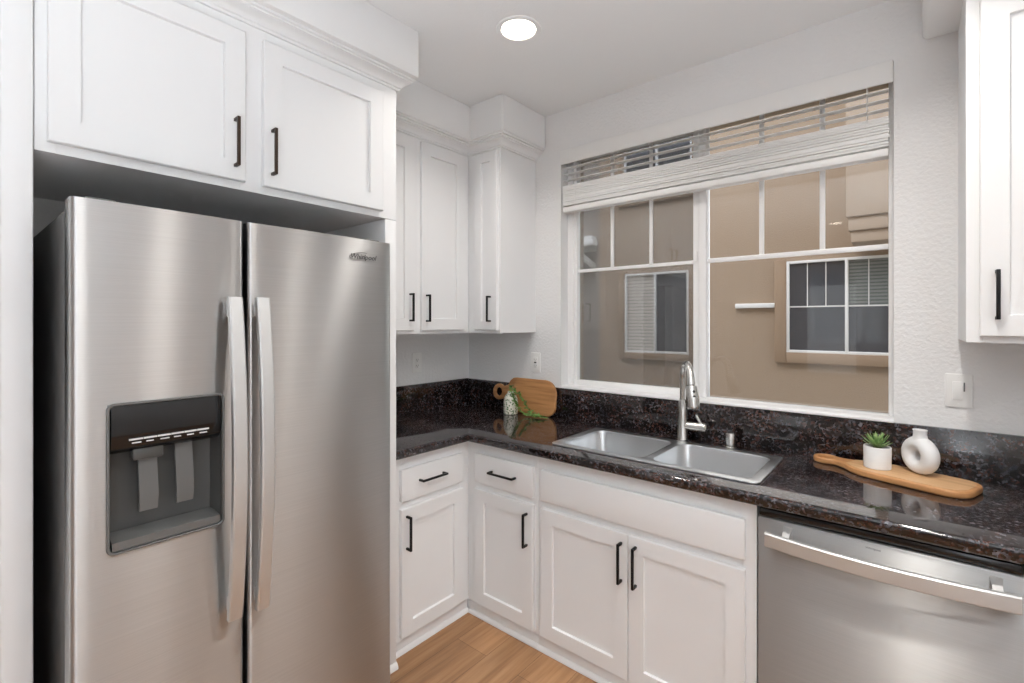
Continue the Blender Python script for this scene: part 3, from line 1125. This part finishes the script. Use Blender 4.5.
for z in (-0.048, 0.048):
    obj('screw', MB().tube([(0, -0.0055, z), (0, -0.0068, z)], 0.003, 10), M['plate'], t)

# ------------------------------------------------------------------ boards, plants and vases on the counter
CT = 0.9142


def arc(cx, cy, r, a0, a1, k):
    return [(cx + r * math.cos(a0 + (a1 - a0) * i / k), cy + r * math.sin(a0 + (a1 - a0) * i / k)) for i in range(k + 1)]


# leaning board: u to the right, v up
R_ = math.radians
out = []
out += arc(0.049, 0.112, 0.050, R_(50), R_(310), 20)               # ring of the handle
out += [(0.095, 0.066), (0.110, 0.058), (0.120, 0.045)]
out += arc(0.165, 0.045, 0.045, R_(180), R_(270), 6)
out += arc(0.425, 0.060, 0.060, R_(270), R_(360), 8)
out += arc(0.405, 0.130, 0.080, R_(0), R_(90), 8)
out += arc(0.185, 0.150, 0.060, R_(90), R_(165), 6)
out += [(0.113, 0.158), (0.098, 0.152)]
hole = arc(0.047, 0.112, 0.027, 0, R_(345), 22)
b = curve_mesh([out, hole], 0.018, 0.004)
lb_ = tag(obj('cutting_board', b, M['board_a'], None), 'acacia paddle cutting board leaning upright against the granite upstand', 'cutting board')
th = R_(85)
lb_.location = (0.270, -0.050, CT + 0.001)
lb_.rotation_euler = (th, 0, 0)

# printed bottle vase
bv = thing('bottle_vase', 'small white bottle vase with a green leaf print before the leaning board', 'vase', (0.472, -0.112, CT))
obj('body', MB().lathe([(0.038, 0), (0.043, 0.004), (0.044, 0.03), (0.044, 0.070), (0.041, 0.092), (0.032, 0.112), (0.021, 0.124), (0.018, 0.130), (0.0195, 0.135), (0.016, 0.135), (0.013, 0.122)], seg=32), M['leaf_print'], bv)


def leaf(m, base, d, up, L, wd, fold=0.15, curl=0.0):
    d = Vector(d).normalized()
    s = d.cross(Vector(up)).normalized()
    nrm = s.cross(d)
    rows = []
    for t in (0.0, 0.2, 0.45, 0.7, 0.9, 1.0):
        ww = wd * math.sin(PI * min(1, 0.08 + 0.92 * t)) ** 0.8 if t < 1 else 0.0004
        c = Vector(base) + d * (L * t) + nrm * (curl * L * t * t)
        th_ = 0.0007
        rows.append([c - s * ww + nrm * fold * ww, c - nrm * th_, c + s * ww + nrm * fold * ww, c + nrm * th_ * 1.5])
    m.loops(rows)


sp = thing('greenery_sprig', 'green leafy sprig trailing from the bottle vase along the leaning board', 'plant', (0.472, -0.112, CT + 0.13))
rnd = random.Random(3)
stems = [[(0, 0, -0.02), (0.0, 0.01, 0.015), (-0.015, 0.022, 0.04)],
         [(0, 0, -0.02), (0.02, 0.005, 0.01), (0.05, 0.020, -0.01), (0.085, 0.018, -0.045), (0.125, 0.008, -0.085), (0.18, 0.000, -0.118), (0.23, -0.002, -0.123)],
         [(0, 0, -0.02), (0.018, -0.012, 0.005), (0.045, -0.014, -0.04), (0.07, -0.008, -0.09), (0.12, -0.008, -0.120), (0.17, -0.006, -0.124), (0.26, 0.005, -0.124)]]
for st in stems:
    so = obj('stem', MB().tube(st, 0.0012, 6), M['leaf'], sp)
    mb = MB()
    for i in range(len(st) - 1):
        a, c = Vector(st[i]), Vector(st[i + 1])
        if i == 0:
            continue
        nn = max(3, int((c - a).length / 0.0035))
        for k in range(nn):
            q = a.lerp(c, k / nn)
            dd_ = Vector((rnd.uniform(-1, 1), rnd.uniform(-0.9, 0.15), rnd.uniform(-0.15, 0.9))).normalized()
            if q.z < -0.1:
                dd_.z = abs(dd_.z) * 0.6
                dd_.normalize()
            leaf(mb, q, dd_, (0.2, -0.5, 1), rnd.uniform(0.015, 0.026), rnd.uniform(0.0045, 0.0075))
    obj('leaves', mb, M['leaf'], so)

# lying paddle board: local x along the length from the handle
pb = thing('serving_board', 'long light wood paddle serving board lying flat under the vase and pot', 'serving board', (2.078, -0.082, CT + 0.0005), math.radians(-18.5))
out = []
out += arc(0.0, 0.0, 0.043, R_(50), R_(310), 18)
out += [(0.050, -0.030), (0.080, -0.042), (0.115, -0.075), (0.150, -0.091), (0.20, -0.096), (0.33, -0.098)]
out += arc(0.385, -0.035, 0.063, R_(-90), R_(-5), 8)
out += arc(0.385, 0.035, 0.063, R_(5), R_(90), 8)
out += [(0.33, 0.098), (0.20, 0.096), (0.150, 0.088), (0.115, 0.070), (0.080, 0.040), (0.050, 0.030)]
hole = arc(-0.002, 0.0, 0.027, 0, R_(345), 20)
b = curve_mesh([out, hole], 0.022, 0.006)
b.transform(Matrix.Translation((0, 0, 0.0112)))
obj('board', b, M['board_edge'], pb)
cx_, cy_ = 0.21, 0.0
inn = [(0.10 + (x - 0.115) * 0.945 + 0.02, y * 0.88) for x, y in out if x >= 0.08]
b = curve_mesh([inn], 0.0016)
b.transform(Matrix.Translation((0, 0, 0.0226)))
obj('top_face', b, M['board_b'], pb)
BTOP = CT + 0.0005 + 0.0236

pt = thing('potted_succulent', 'small green succulent in a white round pot on the serving board', 'plant', (2.243, -0.146, BTOP))
obj('pot', MB().lathe([(0.039, 0), (0.041, 0.002), (0.0415, 0.076), (0.0405, 0.078), (0.037, 0.078), (0.036, 0.066), (0.02, 0.064)], seg=40), M['pot'], pt)
obj('soil', MB().lathe([(0.0358, 0.060), (0.0358, 0.0665), (0.02, 0.069), (0.002, 0.070)], seg=24), M['soil'], pt)
mb = MB()
for ring, (nl, el, L) in enumerate(((9, 0.42, 0.056), (9, 0.75, 0.060), (7, 1.05, 0.058), (5, 1.35, 0.056))):
    for k in range(nl):
        a = 2 * PI * k / nl + ring * 0.4 + rnd.uniform(-0.1, 0.1)
        e = el + rnd.uniform(-0.1, 0.1)
        d = (math.cos(a) * math.cos(e), math.sin(a) * math.cos(e), math.sin(e))
        leaf(mb, (0, 0, 0.070), d, (0, 0, 1) if e < 1.2 else (1, 0, 0), L * rnd.uniform(0.9, 1.1), 0.0058, 0.35, 0.16)
obj('leaves', mb, M['leaf_pale'], pt)

vz = thing('donut_vase', 'white ring-shaped vase with a short neck on the serving board', 'vase', (2.362, -0.138, BTOP), math.radians(-50))
rings = []
Rm, rx_, ry_ = 0.0415, 0.0240, 0.027
N, K = 48, 20
b = bmesh.new()
V = [[None] * K for _ in range(N)]
for i in range(N):
    a = 2 * PI * i / N
    for j in range(K):
        t = 2 * PI * j / K
        rr = Rm + rx_ * math.cos(t)
        z = rr * math.sin(a) + Rm + rx_ - 0.0015
        V[i][j] = b.verts.new((rr * math.cos(a), ry_ * math.sin(t), max(0.0, z)))
for i in range(N):
    for j in range(K):
        b.faces.new((V[i][j], V[(i + 1) % N][j], V[(i + 1) % N][(j + 1) % K], V[i][(j + 1) % K]))
bmesh.ops.recalc_face_normals(b, faces=b.faces[:])
obj('body', b, M['vase'], vz)
obj('neck', MB().lathe([(0.0235, 0.116), (0.0205, 0.126), (0.0195, 0.136), (0.0195, 0.148), (0.021, 0.1525), (0.018, 0.153), (0.016, 0.146), (0.014, 0.127)], seg=28), M['vase'], vz)

# ------------------------------------------------------------------ outside: neighbouring building
struct('ground', MB().box(-14, 14, 0.2, 16, -0.3, -0.2), M['ground'], 'concrete alley between the buildings', 'ground')
EY = 4.5
nb = thing('building', 'tan stucco building seen through the kitchen window', 'building', (0, EY, 0))
obj('wall', MB().box(-1.55, 5.5, 0.0, 0.4, -0.2, 7.0), M['stucco'], nb)
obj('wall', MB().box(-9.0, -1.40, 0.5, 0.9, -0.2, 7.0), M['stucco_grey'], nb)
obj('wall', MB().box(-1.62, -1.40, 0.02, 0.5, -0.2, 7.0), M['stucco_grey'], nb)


def ext_window(x0, x1, z0, z1, mats, trim=0.13, grid=True, split=0.5):
    mb = MB()
    mb.box(x0 - trim, x0, -0.06, 0.02, z0 - trim, z1 + 0.02, 0.01)
    mb.box(x1, x1 + trim, -0.06, 0.02, z0 - trim, z1 + 0.02, 0.01)
    mb.box(x0, x1, -0.06, 0.02, z0 - trim, z0, 0.01)
    obj('window_surround', mb, M['stucco_trim'], nb)
    f = 0.032
    xm = x0 + (x1 - x0) * split
    mb = MB()
    for a, c in ((x0, x0 + f), (xm - f / 2, xm + f / 2), (x1 - f, x1)):
        mb.box(a, c, -0.05, 0.01, z0, z1, 0.004)
    mb.box(x0, x1, -0.048, 0.01, z0, z0 + f, 0.004)
    mb.box(x0, x1, -0.048, 0.01, z1 - f, z1, 0.004)
    fo = obj('window', mb, M['ext_white'], nb)
    for (a, c), mt in zip(((x0 + f, xm - f / 2), (xm + f / 2, x1 - f)), mats):
        if mt == 'pane_blind_dark':
            zm = z0 + (z1 - z0) * 0.5
            obj('pane', MB().box(a, c, -0.015, 0.005, z0 + f, zm), M['pane_dark'], fo)
            obj('pane', MB().box(a, c, -0.015, 0.005, zm, z1 - f), M[mt], fo)
        else:
            obj('pane', MB().box(a, c, -0.015, 0.005, z0 + f, z1 - f), M[mt], fo)
    if grid:
        mb = MB()
        zm = z0 + (z1 - z0) * 0.5
        for a, c in ((x0 + f, xm - f / 2), (xm + f / 2, x1 - f)):
            mb.box(a, c, -0.022, -0.012, zm - 0.008, zm + 0.008)
            for q in (1, 2):
                xx = a + (c - a) * q / 3
                mb.box(xx - 0.005, xx + 0.005, -0.021, -0.012, zm, z1 - f)
        obj('grille', mb, M['ext_white'], fo)


ext_window(1.117, 2.36, 1.094, 2.224, ('pane_dark', 'pane_blind_dark'))
ext_window(-1.086, -0.098, 1.010, 2.205, ('pane_blind', 'pane_dark'), trim=0.10, grid=False, split=0.49)
ext_window(-1.10, -0.05, 3.35, 4.5, ('pane_dark', 'pane_dark'), trim=0.10, grid=False)
mb = MB()
mb.box(1.767, 4.2, -0.45, 0.0, 2.62, 6.5, 0.01)
mb.box(1.787, 4.2, -0.42, 0.0, 2.47, 2.62, 0.01)
mb.box(1.807, 4.2, -0.39, 0.0, 2.345, 2.47, 0.01)
obj('bay', mb, M['stucco_light'], nb)
obj('downspout', MB().box(2.24, 2.31, -0.52, -0.45, 2.3, 2.75, 0.01), M['brown'], nb)
obj('vent_strip', MB().box(0.515, 0.990, -0.05, 0.0, 1.652, 1.712, 0.008), M['ext_white'], nb)
mb = MB()
mb.box(-3.2, -1.60, -0.12, 0.55, 2.70, 2.80, 0.02)
mb.box(-3.2, -1.66, -0.06, 0.55, 2.80, 2.87, 0.02)
mb.tube([(-1.98, 0.0, 2.70), (-1.95, 0.0, 2.62), (-1.80, 0.1, 2.46), (-1.72, 0.2, 2.38)], 0.05, 10)
obj('eave', mb, M['ext_white'], nb)

# repeats of one kind carry a common group
for nm_, gr_ in (('wall_cabinet', 'white upper cabinets'), ('base_cabinet', 'white base cabinets'), ('wall_outlet', 'wall outlets')):
    for o in C.objects:
        if o.parent is None and o.name.split('.')[0] == nm_:
            o['group'] = gr_
